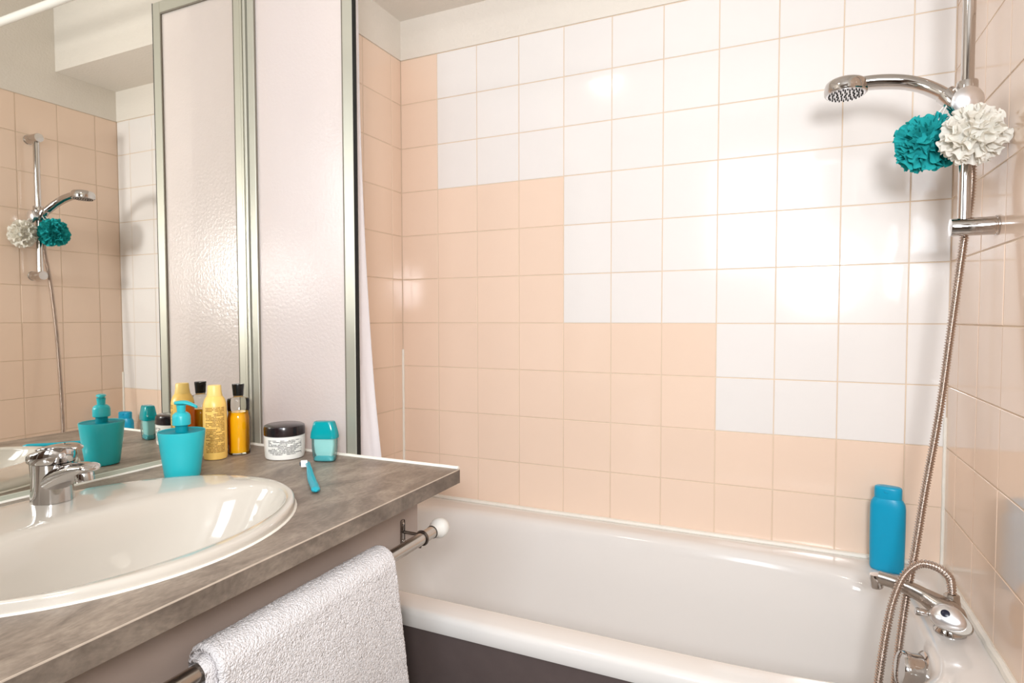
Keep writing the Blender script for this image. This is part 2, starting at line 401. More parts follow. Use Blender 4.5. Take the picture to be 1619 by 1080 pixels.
# ------------------------------------------------------------------ bathtub
def superell(cx, cy, hx, hy, n, z, N=128):
    out = []
    for i in range(N):
        a = 2*PI*i/N; c, s = math.cos(a), math.sin(a)
        out.append(Vector((cx+hx*math.copysign(abs(c)**(2/n), c), cy+hy*math.copysign(abs(s)**(2/n), s), z)))
    return out
bt = thing('bathtub', 'white enamelled bathtub along the tiled wall with dark brown side panel', 'bathtub', (.79, -.36, 0))
X0, X1, Y0, Y1 = .003, W-.003, -.718, -.003
def orect(ins, z): return superell((X0+X1)/2, (Y0+Y1)/2, (X1-X0)/2-ins, (Y1-Y0)/2-ins, 60, z)
rings = [orect(.014, .520), orect(.002, .523), orect(0, .530), orect(0, .549), orect(.003, .556), orect(.009, .5595), orect(.016, .5605)]
def basin(xl, xr, yb, yf, n, z): return superell((xl+xr)/2, (yb+yf)/2, (xr-xl)/2, (yb-yf)/2, n, z)
rings += [basin(.048, 1.490, -.068, -.655, 5, .5605), basin(.054, 1.484, -.076, -.650, 4.8, .5590), basin(.060, 1.478, -.086, -.645, 4.6, .5545), basin(.066, 1.472, -.094, -.640, 4.5, .545),
          basin(.075, 1.466, -.101, -.634, 4.4, .52), basin(.11, 1.45, -.114, -.622, 4.2, .42), basin(.17, 1.432, -.130, -.606, 4, .30),
          basin(.21, 1.41, -.15, -.588, 4, .215), basin(.25, 1.37, -.185, -.555, 3.6, .175), basin(.32, 1.29, -.24, -.50, 3, .16), basin(.6, .9, -.34, -.40, 2, .158)]
obj('tub', rings_mesh(B(), rings, False, True), M['enamel'], bt, angle=60)
obj('side_panel', bx(B(), .004, W-.004, -.705, -.69, .0, .522, .002), M['panel_dark'], bt, smooth=False)
OA = Vector((-1, -.12, .16)).normalized()
op = obj('overflow_plate', lathe(B(), [(.0, 0), (.040, .0), (.041, .003), (.036, .006), (.0, .007)], (1.4655, -.440, .506), 40, axis=OA, cap0=False, cap1=False), M['chrome'], bt)
obj('overflow_knob', lathe(B(), [(.0, .006), (.033, .006), (.0335, .010), (.0315, .022), (.0322, .026), (.0322, .036), (.030, .040), (.020, .0425), (.0, .043)], (1.4655, -.440, .506), 40, axis=OA, cap0=False, cap1=False), M['chrome'], op)

# ------------------------------------------------------------------ bath screen
s = thing('bath_screen', 'framed frosted bath screen standing between worktop and bathtub', 'shower screen', (.19, -.673, .561))
ya, yb_ = -.684, -.672
def prof_bar(x0, x1, z0, z1, grooves=True):
    bm = bx(B(), x0, x1, ya, yb_, z0, z1, .0015, 1)
    return bm
obj('frame_stile', prof_bar(.321, .349, .562, 2.0), M['alu'], s, smooth=False)
bm = prof_bar(.034, .056, .562, 2.0); bx(bm, .0235, .031, ya-.004, yb_, .562, 2.0, .001, 1); bx(bm, .031, .034, ya+.006, yb_, .562, 2.0)
obj('frame_stile', bm, M['alu'], s, smooth=False)
obj('frame_rail', prof_bar(.056, .321, 1.970, 2.0), M['alu'], s, smooth=False)
obj('frame_rail', prof_bar(.056, .321, .562, .592), M['alu'], s, smooth=False)
bm = B(); bx(bm, .056, .321, -.680, -.677, .592, 1.970)
obj('panel', bm, M['acrylic'], s, smooth=False)
bm = B()
for a in ((.0555, .0585, .592, 1.97), (.3185, .3215, .592, 1.97), (.0585, .3185, 1.9665, 1.9705)): bx(bm, a[0], a[1], -.6835, -.674, a[2], a[3])
obj('gasket', bm, pbr('gasket', srgb(120, 112, 100), .6), s, smooth=False)
obj('edge_strip', bx(B(), .3491, .3508, -.6838, -.6722, .562, 2.0), M['edge_black'], s, smooth=False)  # thin black strip covering the stile's outer side face

# ------------------------------------------------------------------ curtain rod and curtain
RY, RZ = -.625, 2.145
t = thing('curtain_rod', 'white round shower curtain rod spanning above the bathtub', 'curtain rod', (.79, RY, RZ))
obj('rod', tube(B(), [Vector((.004, RY, RZ)), Vector((W-.004, RY, RZ))], .0125, 20), M['white_plastic'], t)
for x, d in ((.0026, 1), (W-.0026, -1)):
    obj('flange', lathe(B(), [(.026, 0), (.026, .004), (.016, .016), (.013, .02)], (x, RY, RZ), 24, axis=(d, 0, 0)), M['white_plastic'], t)
t = thing('shower_curtain', 'white shower curtain gathered behind the frosted screen', 'curtain', (.18, RY, .4))
bm = B(); rows = []
NZ, NX = 60, 150
for i in range(NZ+1):
    z = .40+(2.115-.40)*i/NZ
    xr = .298+.062*max(0, (1.75-z)/.9)**1.7 if z < 1.75 else .298
    xr = min(xr, .44)
    row = []
    for j in range(NX+1):
        f = j/NX
        x = .042+(xr-.042)*f + .006*math.sin(9*f+3*z)
        amp = .024*(.8+.2*math.sin(z*2))
        y = RY + amp*math.sin(2*PI*3.4*f+.5*math.sin(z*1.6)-.5) + .007*math.sin(2*PI*8*f+z)
        if z < .62: pass
        row.append(bm.verts.new((x, y+.02*max(0, (1.0-z)), z)))
    rows.append(row)
for a, b in zip(rows, rows[1:]):
    for j in range(NX): bm.faces.new((a[j], a[j+1], b[j+1], b[j]))
obj('cloth', bm, M['curtain'], t, angle=180)
for k in range(7):
    cx = .115+.175*k/6
    path = [Vector((cx+.002*math.sin(a), RY+.0185*math.cos(a), RZ-.004+.021*math.sin(a))) for a in [2*PI*i/20 for i in range(21)]]
    obj('curtain_ring', tube(B(), path, .0016, 6, cap=False), M['white_plastic'], t)

# ------------------------------------------------------------------ mirror
MX = .0225
t = thing('wall_mirror', 'large frameless wall mirror above the worktop beside the frosted screen', 'mirror', (.02, -1.2, .868))
obj('glass', bx(B(), .0055, MX, -1.95, -.6575, .869, 2.12), M['mirror'], t, smooth=False)
obj('edge_bevel', bx(B(), .0055, MX+.0018, -1.95, -.688, .8655, .8745, .0008, 1), pbr('mirror_edge', srgb(190, 192, 176), .2, var=.02), t, smooth=False)

# ------------------------------------------------------------------ worktop and vanity
ZC, TH = .863, .0285
WX, WYF, WYN = .616, -.688, -1.75
SC = (.3262, -1.214); SA, SB = .2385, .2735
t = thing('worktop', 'grey concrete-look laminate worktop carrying the oval washbasin', 'worktop', (.31, -1.2, ZC-TH))
bm = B()
cx, cy = SC; ha, hb = SA-.009, SB-.009
angs = sorted([2*PI*i/96 for i in range(96)]+[math.atan2(y-cy, x-cx) % (2*PI) for x in (.001, WX-.001) for y in (WYN, WYF-.001)])
def rectpt(a):
    c, s_ = math.cos(a), math.sin(a); k = 1e9
    if c > 1e-9: k = min(k, (WX-.001-cx)/c)
    if c < -1e-9: k = min(k, (.001-cx)/c)
    if s_ > 1e-9: k = min(k, (WYF-.001-cy)/s_)
    if s_ < -1e-9: k = min(k, (WYN-cy)/s_)
    return cx+k*c, cy+k*s_
ell = []
for a in angs:
    c, s_ = math.cos(a), math.sin(a); k = 1/math.sqrt((c/ha)**2+(s_/hb)**2); ell.append((cx+k*c, cy+k*s_))
rc = [rectpt(a) for a in angs]
rings_mesh(bm, [[Vector((*p, ZC-TH)) for p in ell], [Vector((*p, ZC)) for p in ell], [Vector((*p, ZC)) for p in rc], [Vector((*p, ZC-TH)) for p in rc], [Vector((*p, ZC-TH)) for p in ell]], False, False)
obj('board', bm, M['laminate'], t, smooth=False)
obj('edge_band', bx(B(), WX-.001, WX, WYN, WYF, ZC-TH, ZC-.0016), M['laminate_edge'], t, smooth=False)
obj('edge_band', bx(B(), 0.3, WX, WYF-.001, WYF, ZC-TH, ZC-.0016), M['laminate_edge'], t, smooth=False)
obj('edge_line', bx(B(), WX-.0010, WX+.0002, WYN, WYF, ZC-.0016, ZC+.0002), M['edge_line'], t, smooth=False)
pts = [Vector((.024+(WX-.004-.024)*i/40, WYF+.0012+.0006*noise.noise(Vector((i*.7, 0, 0))), ZC+.0008+.0008*noise.noise(Vector((i*.6, 3, 0))))) for i in range(41)]
obj('sealant', tube(B(), pts, .0042, 8), M['silicone'], t)
pts = [Vector((MX+.003, WYN+.01+(WYF-.004-WYN)*i/40, ZC+.0006+.0005*noise.noise(Vector((i*.6, 8, 0))))) for i in range(41)]
obj('sealant', tube(B(), pts, .0028, 8), M['silicone'], t)

t = thing('vanity_unit', 'grey-brown vanity apron panel under the worktop edge', 'vanity', (.53, -1.2, 0))
obj('apron_panel', bx(B(), .519, .535, WYN+.01, -.722, .704, ZC-TH-.0005, .0012, 1), M['apron'], t, smooth=False)
obj('side_panel', bx(B(), .02, .519, WYN+.01, WYN+.028, .0, ZC-TH-.0005, .0012, 1), M['apron'], t, smooth=False)
obj('back_rail', bx(B(), .003, .019, WYN+.01, -.722, .0, ZC-TH-.0005, .0012, 1), M['apron'], t, smooth=False)

# ------------------------------------------------------------------ washbasin
t = thing('washbasin', 'oval white ceramic washbasin set into the grey worktop', 'washbasin', (SC[0], SC[1], ZC))
def ring(f, z, N=96):
    """f 0 = outer rim, 1 = bowl edge, up to 2 = drain"""
    if f <= 1:
        c = (SC[0]+(.389-SC[0])*f, SC[1]); a = SA+(.140-SA)*f; b = SB+(.240-SB)*f
    else:
        g = f-1; c = (.389+(.36-.389)*g, SC[1]); a = .140+(.022-.140)*g; b = .240+(.022-.240)*g
    return [Vector((c[0]+a*math.cos(2*PI*i/N), c[1]+b*math.sin(2*PI*i/N), z)) for i in range(N)]
prof = [(.04, ZC+.0002), (.0, ZC+.0006), (-.004, ZC+.003), (0.0, ZC+.008), (.04, ZC+.0125), (.10, ZC+.0145), (.22, ZC+.0150), (.6, ZC+.0135), (.85, ZC+.0115), (.95, ZC+.009), (1.0, ZC+.003),
        (1.06, ZC-.014), (1.14, ZC-.045), (1.25, ZC-.082), (1.4, ZC-.112), (1.6, ZC-.131), (1.85, ZC-.14), (2.0, ZC-.145)]
# outer rim is a touch larger at mid-height
rr = []
for f, z in prof: rr.append(ring(f, z))
obj('bowl', rings_mesh(B(), rr, False, True), M['ceramic'], t, angle=70)
obj('drain', lathe(B(), [(.0, 0), (.022, 0), (.0225, .003), (.018, .004), (.0, .0035)], (.36, SC[1], ZC-.1445), 28, cap0=False, cap1=False), M['chrome'], t)
pts = [Vector((SC[0]+(SA+.001)*math.cos(2*PI*i/80), SC[1]+(SB+.001)*math.sin(2*PI*i/80), ZC+.0005)) for i in range(81)]
obj('sealant', tube(B(), pts, .0022, 6, cap=False), M['silicone'], t)

# ------------------------------------------------------------------ basin tap
fx, fy, fz = .137, -1.187, ZC+.0146
t = thing('basin_tap', 'chrome single-lever basin tap on the rim of the washbasin', 'tap', (fx, fy, fz))
rings = []
for k in range(13):
    f = k/12; z = fz+.064*f; rx = .0295-.0015*math.sin(f*PI)+.001*f; lean = .004*f
    rings.append([Vector((fx+lean+rx*math.cos(2*PI*i/40), fy+rx*math.sin(2*PI*i/40), z+f*.10*(rx*math.cos(2*PI*i/40))*-.5)) for i in range(40)])
obj('body', rings_mesh(B(), rings), M['chrome'], t, angle=50)
# spout: lofted wedge rising out of the body towards the bowl
rings = []
for k in range(15):
    f = k/14
    x = fx+.004+.098*f; zt = fz+.050+.024*math.sin(f*1.5)*1.0-.003*f*f; zb = fz+.003+.053*f**.8+.002
    hw = .026-.0095*f; hh = (zt-zb)/2; cz = (zt+zb)/2
    rings.append([Vector((x+.004*(-math.sin(2*PI*i/32))*f, fy+hw*math.copysign(abs(math.cos(2*PI*i/32))**.8, math.cos(2*PI*i/32)), cz+hh*math.sin(2*PI*i/32))) for i in range(32)])
lastc = sum(rings[-1], Vector())/32
for sh, fw in ((.90, .0035), (.68, .0062), (.35, .0078)):
    rings.append([lastc+(p-lastc)*sh+Vector((fw, 0, 0)) for p in rings[14]])
sp_ = obj('spout', rings_mesh(B(), rings), M['chrome'], t, angle=50)
obj('aerator', lathe(B(), [(.0125, 0), (.0130, .004), (.0130, .013), (.0115, .018)], (fx+.090, fy, fz+.041), 28, axis=(-.22, 0, 1)), M['chrome'], sp_)
bm = lathe(B(), [(.0285, 0), (.030, .004), (.0285, .008)], (fx+.004, fy, fz+.062), 36, axis=(-.06, 0, 1)); obj('collar_ring', bm, M['dark_metal'], t)
# lever cap: slanted dome with forward lever
rings = []
for k, (r, h) in enumerate([(.0310, .0), (.0335, .003), (.034, .009), (.0335, .015), (.030, .019), (.020, .0213), (.006, .022)]):
    rings.append([Vector((fx+.003+r*math.cos(2*PI*i/40), fy+r*math.sin(2*PI*i/40), fz+.064+h*(1+.45*math.cos(2*PI*i/40)*min(1, r/.03)))) for i in range(40)])
lv = obj('lever_cap', rings_mesh(B(), rings), M['chrome'], t, angle=50)
rings = []
for k in range(12):
    f = k/11; x = fx+.004+.074*f; z = fz+.0865+.010*f+.004*math.sin(f*PI)-.004*f; hw = .026*(1-f)**.6*.75+.0055; hh = .0045-.0022*f
    rings.append([Vector((x, fy+hw*math.cos(2*PI*i/20), z+hh*math.sin(2*PI*i/20))) for i in range(20)])
obj('lever', rings_mesh(B(), rings), M['chrome'], lv, angle=60)
obj('indicator_dot', lathe(B(), [(.0045, 0), (.0048, .001), (.003, .002)], (fx+.0365, fy-.003, fz+.077), 16, axis=(1, -.1, .1)), M['silver'], lv)

# ------------------------------------------------------------------ soap dispenser
dx, dy = .1475, -.962
t = thing('soap_dispenser', 'turquoise pump soap dispenser standing behind the washbasin', 'soap dispenser', (dx, dy, ZC+.0005))
z0 = ZC+.0005
obj('body', lathe(B(), [(.026, 0), (.0305, .001), (.032, .005), (.0335, .018), (.037, .045), (.0398, .070), (.0418, .088), (.0415, .0905), (.0405, .090), (.0398, .083)], (dx, dy, z0), 48, cap1=False), M['teal_plastic'], t)
obj('lid', lathe(B(), [(.0404, .0896), (.036, .0888), (.025, .0884), (.0135, .0884), (.0115, .0892), (.0110, .104)], (dx, dy, z0), 40, cap0=False), M['teal_dark'], t)
obj('collar', lathe(B(), [(.0150, .1015), (.0163, .1025), (.0163, .118), (.0150, .1225), (.0105, .1265), (.0082, .127)], (dx, dy, z0), 36), M['teal_plastic'], t)
pm = obj('pump_stem', lathe(B(), [(.0076, .124), (.0078, .134), (.0088, .141)], (dx, dy, z0), 24), M['teal_plastic'], t)
d = Vector((.85, .52, 0)); side = Vector((-.52, .85, 0)); rings = []
for k in range(15):
    f = k/14; l = -.0125+.042*f; hw = .0095*math.sqrt(max(.03, 1-(2*min(f, .5)-1)**2))*(1 if f < .5 else 1-.62*(f-.5)*2)
    hh = .0042*(.55+.45*math.sin(min(1, f*2.2)*PI/2))*(1-.5*f)+.0008
    zc_ = z0+.1445+.001*math.sin(f*PI)-.0035*max(0, f-.45)**1.5*6
    c = Vector((dx, dy, zc_))+d*l
    rings.append([c+side*hw*math.cos(2*PI*i/20)+Vector((0, 0, hh*math.sin(2*PI*i/20))) for i in range(20)])
obj('pump_head', rings_mesh(B(), rings), M['teal_plastic'], t, angle=70)

# ------------------------------------------------------------------ yellow lotion bottle
x, y = .0745, -.827
t = thing('lotion_bottle', 'yellow plastic bottle printed with rows of small brown text', 'bottle', (x, y, z0), rotz=math.radians(-39))
body = obj('body', lathe(B(), [(.020, 0), (.0232, .001), (.0243, .006), (.0243, .112), (.0236, .122), (.0205, .132), (.0165, .138), (.0150, .1395), (.0, .1395)], (x, y, z0), 44, cap1=False), M['yellow_print'], t)
obj('cap', lathe(B(), [(.0158, .1388), (.0160, .1400), (.0142, .1500), (.0138, .1600), (.0128, .1625), (.0, .163)], (x, y, z0), 36, cap1=False), M['yellow_cap'], t)

# ------------------------------------------------------------------ oil bottle
x, y = .0845, -.7725
t = thing('oil_bottle', 'clear bottle of amber oil with a black stopper in the mirror corner', 'bottle', (x, y, z0))
outer = [(.018, 0), (.0225, .0008), (.0240, .004), (.0240, .008), (.0232, .011), (.0236, .020), (.0240, .050), (.0240, .082), (.0228, .088), (.0216, .0935), (.0222, .098), (.0236, .103), (.0238, .122), (.0225, .127), (.013, .1295), (.0105, .131), (.0105, .136)]
obj('glass_body', lathe(B(), outer, (x, y, z0), 44), M['glass'], t)
obj('oil_fill', lathe(B(), [(.015, .004), (.0215, .005), (.0222, .012), (.0226, .05), (.0226, .081), (.0215, .087), (.0203, .0935), (.0210, .097), (.0, .0972)], (x, y, z0), 40, cap1=False), M['oil'], t)
obj('stopper', lathe(B(), [(.0098, .1335), (.0112, .1345), (.0120, .147), (.0130, .158), (.0126, .1605), (.0, .161)], (x, y, z0), 32, cap1=False), M['black_cap'], t)

# ------------------------------------------------------------------ cream jar
x, y = .203, -.752
t = thing('cream_jar', 'white cosmetic jar with dark brown lid and small printed label', 'jar', (x, y, z0), rotz=math.radians(-44))
obj('body', lathe(B(), [(.036, 0), (.0405, .001), (.0418, .005), (.0432, .03), (.0434, .0505), (.040, .051)], (x, y, z0), 56), M['jar_print'], t)
obj('lid', lathe(B(), [(.0425, .0508), (.0438, .052), (.0440, .066), (.0425, .0715), (.038, .0738), (.0, .0745)], (x, y, z0), 56, cap1=False), M['lid_dark'], t)

# ------------------------------------------------------------------ travel case (dental floss style box)
x, y = .3135, -.747
t = thing('floss_case', 'small clear plastic case with turquoise cap on the worktop corner', 'case', (x, y, z0), rotz=math.radians(20))
Rz = Matrix.Translation((x, y, z0)) @ Matrix.Rotation(math.radians(20), 4, 'Z')
def seloft(prof, n=4.0, N=40):
    return [[Rz @ p for p in superell(0, 0, a, b, n, z, N)] for a, b, z in prof]
obj('case_body', rings_mesh(B(), seloft([(.0215, .010, 0), (.0235, .0125, .002), (.0245, .0135, .010), (.0262, .0145, .025), (.0268, .0150, .055), (.0262, .0145, .058)])), M['clear_case'], t)
obj('base_pad', rings_mesh(B(), seloft([(.0200, .0092, .001), (.0222, .0112, .003), (.0205, .0105, .010), (.014, .009, .013)])), M['mint'], t)
obj('insert', rings_mesh(B(), seloft([(.0170, .008, .011), (.0205, .0095, .020), (.0222, .0105, .036), (.0222, .0105, .050)])), M['floss'], t)
obj('cap', rings_mesh(B(), seloft([(.0288, .0162, .0505), (.0292, .0165, .053), (.0280, .0160, .062), (.0228, .0130, .0825), (.0212, .0120, .0860), (.0195, .0105, .0868)])), M['teal_clear'], t)

# ------------------------------------------------------------------ toothbrush
t = thing('toothbrush', 'turquoise toothbrush with white bristles lying on the worktop', 'toothbrush', (.40, -.885, z0))
pts = catmull([(.322, -.808, z0+.010), (.336, -.822, z0+.011), (.362, -.846, z0+.0115), (.385, -.868, z0+.008), (.420, -.900, z0+.0055), (.452, -.928, z0+.0055), (.474, -.949, z0+.006)], 10)
def rbrush(f):
    e = min(1, (1-f)*14+.25); s_ = min(1, f*20+.4)
    return (.0042+.0026*max(0, min(1, (f-.32)*3.2)))*e*s_
obj('handle', tube(B(), pts, rbrush, 14, flat=(1.15, .8)), M['brush'], t)
hd = Vector((.325, -.813, z0+.0075)); ax = Vector((.015, -.015, 0)).normalized(); sd = Vector((-.78, -.62, 0)).normalized()
bm = B()
for k in range(4):
    for j in range(3):
        p = Vector((.3215, -.8085, z0+.010))+ax*(k*.0052)+Vector((0, 0, (j-1)*.0032))
        lathe(bm, [(.0022, 0), (.0023, .010), (.0021, .0125)], p, 8, axis=sd)
br_ = obj('bristles', bm, M['bristle'], t)
p = Vector((.3215, -.8085, z0+.010))+sd*.0122
bm = B()
for k in range(4): lathe(bm, [(.0021, 0), (.0018, .0028)], p+ax*(k*.0052), 8, axis=sd)
obj('bristle_tips', bm, pbr('bristle_tips', srgb(60, 70, 84), .6), br_)

# ------------------------------------------------------------------ towel rail
RX, RZT, RR = .582, .744, .0118
t = thing('towel_rail', 'brushed steel towel rail with white ball end under the worktop', 'towel rail', (.535, -1.15, RZT))
obj('rail', tube(B(), [Vector((RX, -.735, RZT)), Vector((RX, -1.66, RZT))], RR, 28), M['steel'], t)
bl = [(.0, -.022), (.010, -.0205), (.0165, -.015), (.0198, -.006), (.0200, .002), (.0180, .009), (.0142, .0135), (.0132, .022), (.0132, .026)]
obj('end_ball', lathe(B(), bl, (RX, -.716, RZT), 36, axis=(0, -1, 0), cap0=False, cap1=False), M['white_plastic'], t)
obj('end_ball', lathe(B(), bl, (RX, -1.672, RZT), 36, axis=(0, 1, 0), cap0=False, cap1=False), M['white_plastic'], t)
for by in (-.778, -1.60):
    b = obj('bracket_plate', bx(B(), .5352, .5378, by-.006, by+.006, RZT-.020, RZT+.030, .003, 2), M['dark_metal'], t)
    obj('bracket_arm', tube(B(), [Vector((.536, by, RZT+.006)), Vector((.556, by, RZT+.006)), Vector((RX-.008, by, RZT+.006))], .0030, 10), M['dark_metal'], b)
    path = [Vector((RX+.0132*math.cos(a), by, RZT+.0132*math.sin(a))) for a in [math.radians(150-10*i) for i in range(26)]]+[Vector((RX-.004, by, RZT-.019)), Vector((RX-.008, by, RZT-.0185))]
    obj('bracket_hook', tube(B(), path, .0022, 8, up0=(0, 1, 0)), M['dark_metal'], b)
    for dz in (-.013, .022): obj('screw', lathe(B(), [(.003, 0), (.003, .001), (.0015, .0018)], (.5378, by, RZT+dz), 12, axis=(1, 0, 0)), M['chrome'], b)

# ------------------------------------------------------------------ towel
t = thing('towel', 'white terry towel folded over the steel towel rail', 'towel', (RX, -1.09, .35))
def towel_sheet(ya_, yb2, r0, th, zfront, zback, NS, NT_, seed, amp, wav):
    """closed sheet draped over the rail: section along s, length along y"""
    # centre line of the section, from the back hem over the rail to the front hem
    rc = r0+th/2
    line = []
    nb, na, nf = NS*3//10, NS*2//10, NS*5//10
    for i in range(nb): line.append((-rc-.002*(1-i/nb), zback+(RZT-zback)*i/nb, -1, 0, i/nb-1))
    for i in range(na):
        a = PI-PI*i/na; line.append((rc*math.cos(a), RZT+rc*math.sin(a), math.cos(a), math.sin(a), 0))
    for i in range(nf+1):
        f = i/nf; line.append((rc+.018*f+.004*math.sin(f*3), RZT+(zfront-RZT)*f, 1, 0, f))
    bm = B(); n = len(line)
    grid_o, grid_i = [], []
    for j in range(NT_+1):
        v = j/NT_; co, ci = [], []
        for k, (px, pz, nx, nz, f) in enumerate(line):
            y = ya_+(yb2-ya_)*v
            if f > 0: y += .030*f*(1-v)*1.0 - .015*f*v
            # rounded soft ends
            edge = min(v, 1-v)*abs(yb2-ya_); e = math.sqrt(max(0, 1-(1-min(1, edge/(th*.5)))**2))*.5+.0 if edge < th*.5 else .5
            wave = wav*math.sin(y*19+seed+f*1.5)*max(0, f) if f > 0 else 0
            p = Vector((RX+px+wave, y, pz))
            q = p*1.0
            dsp = amp*(.7*noise.noise(q*300+Vector((seed, 0, 0)))+1.1*noise.noise(q*620+Vector((0, seed, 0))))+amp*.9*noise.noise(q*28)
            y_j = .0008*noise.noise(Vector((k*.35, seed, j*.02)))
            sag = -.004*math.sin(PI*v) if f == 0 else 0
            co.append(bm.verts.new((p.x+nx*(th*e+dsp), p.y+y_j, p.z+nz*(th*e+dsp)+sag*0)))
            ci.append(bm.verts.new((p.x-nx*th*e, p.y+y_j, p.z-nz*th*e)))
        grid_o.append(co); grid_i.append(ci)
    for j in range(NT_):
        for k in range(n-1):
            bm.faces.new((grid_o[j][k], grid_o[j+1][k], grid_o[j+1][k+1], grid_o[j][k+1]))
            bm.faces.new((grid_i[j][k+1], grid_i[j+1][k+1], grid_i[j+1][k], grid_i[j][k]))
        for k in (0, n-1):
            a = (grid_o[j][k], grid_i[j][k], grid_i[j+1][k], grid_o[j+1][k]); bm.faces.new(a if k else a[::-1])
    for j in (0, NT_):
        for k in range(n-1):
            a = (grid_o[j][k], grid_o[j][k+1], grid_i[j][k+1], grid_i[j][k]); bm.faces.new(a if j == 0 else a[::-1])
    return bm
obj('outer_layer', towel_sheet(-.905, -1.262, .0190, .0125, .38, .47, 520, 260, 3.0, .0011, .006), M['towel'], t, angle=180)
obj('inner_fold', towel_sheet(-.910, -1.272, .0120, .0062, .40, .49, 90, 80, 8.0, .0006, .0), M['towel'], t, angle=180)

# ------------------------------------------------------------------ shower rail
BX, BY = 1.527, -.352
t = thing('shower_rail', 'chrome shower riser rail on the peach right-hand wall', 'shower rail', (W, BY, 1.35))
obj('bar', tube(B(), [Vector((BX, BY, 1.335)), Vector((BX, BY, 1.895))], .0105, 28), M['chrome'], t)
for z in (1.345, 1.885):
    obj('wall_bracket', lathe(B(), [(.0, -.0215), (.0165, -.0210), (.0172, -.019), (.0172, .0485), (.0185, .0495), (.0185, .0524), (.0172, .0528)], (BX, BY, z), 36, axis=(1, 0, 0), cap0=False), M['chrome'], t)
SZ = 1.592
sl = obj('slider', lathe(B(), [(.0165, -.026), (.0172, -.024), (.0172, .024), (.0165, .026)], (BX, BY, SZ), 32), M['chrome'], t)
kn = lathe(B(), [(.013, 0), (.015, .012), (.0235, .016), (.0260, .020), (.0258, .026), (.019, .031), (.008, .0335), (.0, .034)], (BX-.008, BY-.006, SZ-.017), 48, axis=(.12, -1, -.05), cap1=False)
obj('slider_knob', kn, M['silver'], sl)
HP = Vector((1.506, -.348, 1.586))
obj('holder_cone', lathe(B(), [(.0135, -.022), (.0165, -.020), (.0178, .020), (.0165, .022)], HP, 30, axis=(-.62, .1, .78)), M['chrome'], t)
obj('holder_neck', tube(B(), [HP, Vector((BX, BY, SZ))], .011, 16), M['chrome'], t)

# ------------------------------------------------------------------ hand shower
t = thing('hand_shower', 'chrome hand shower with round spray head resting in its holder', 'hand shower', tuple(HP))
pts = catmull([tuple(HP+Vector((.014, -.002, -.022))), tuple(HP), (1.492, -.336, 1.604), (1.467, -.322, 1.627), (1.440, -.312, 1.643), (1.410, -.306, 1.6525), (1.380, -.302, 1.6575), (1.350, -.299, 1.6590)], 10)
obj('handle', tube(B(), pts, lambda f: .0120+.0022*math.sin(f*PI*.9)+.0040*max(0, f-.5), 24, flat=(1.15, .95)), M['chrome'], t, angle=60)
HC_ = Vector((1.329, -.298, 1.655)); nrm = Vector((.0, -.04, -1)).normalized()
hd_ = obj('head', lathe(B(), [(.0, -.0168), (.024, -.0165), (.034, -.0140), (.0385, -.0095), (.0404, -.003), (.0410, .005), (.0405, .0115), (.0385, .0135), (.036, .0138)], HC_, 48, axis=nrm, cap0=False, cap1=True), M['chrome'], t, angle=35)
fp = obj('spray_plate', lathe(B(), [(.0365, .0125), (.0365, .0142), (.0, .0150)], HC_, 40, axis=nrm, cap1=False), M['silver'], hd_)
q = Vector((0, 0, 1)).rotation_difference(nrm)
bm = B(); cnt = 0
for rr_, n in ((.0, 1), (.0085, 6), (.0165, 12), (.0245, 18), (.0315, 24)):
    for i in range(n):
        a = 2*PI*i/n+rr_*40
        lathe(bm, [(.0016, 0), (.0013, .0026)], HC_+q @ Vector((rr_*math.cos(a), rr_*math.sin(a), .0146)), 7, axis=nrm)
obj('nozzles', bm, M['black_cap'], hd_)['kind'] = 'stuff'

# ------------------------------------------------------------------ shower hose
way = [(1.527, -.340, .618), (1.5265, -.340, .640), (1.520, -.345, .664), (1.498, -.352, .682), (1.470, -.360, .686), (1.446, -.370, .668), (1.430, -.380, .637), (1.414, -.395, .579), (1.397, -.410, .458), (1.390, -.415, .36), (1.398, -.405, .295),
       (1.414, -.39, .285), (1.424, -.38, .33), (1.431, -.370, .448), (1.449, -.340, .586), (1.468, -.320, .699), (1.483, -.312, .817), (1.506, -.305, .986), (1.5215, -.305, 1.15), (1.5365, -.312, 1.322), (1.544, -.322, 1.419), (1.538, -.332, 1.50), (1.516, -.342, 1.545), tuple(HP+Vector((.012, 0, -.024)))]
raw = catmull(way, 24)
# resample at constant step
L = [0]
for a, b in zip(raw, raw[1:]): L.append(L[-1]+(b-a).length)
STEP = .0008; pts = []; k = 0
for i in range(int(L[-1]/STEP)):
    dd = i*STEP
    while L[k+1] < dd: k += 1
    pts.append(raw[k].lerp(raw[k+1], (dd-L[k])/max(1e-9, L[k+1]-L[k])))
npt = len(pts)
t = thing('shower_hose', 'ribbed metal shower hose looping from bath mixer to shower head', 'hose', (1.527, -.34, .618))
obj('hose', tube(B(), pts, lambda f: .0069+.0014*math.sin(2*PI*f*npt/7), 12), M['hose'], t, angle=180)
obj('hose_nut', lathe(B(), [(.0092, 0), (.0098, .002), (.0090, .020), (.0078, .022)], pts[-1]+Vector((0, 0, -.006)), 20, axis=(-.55, .08, .83)), M['chrome'], t)

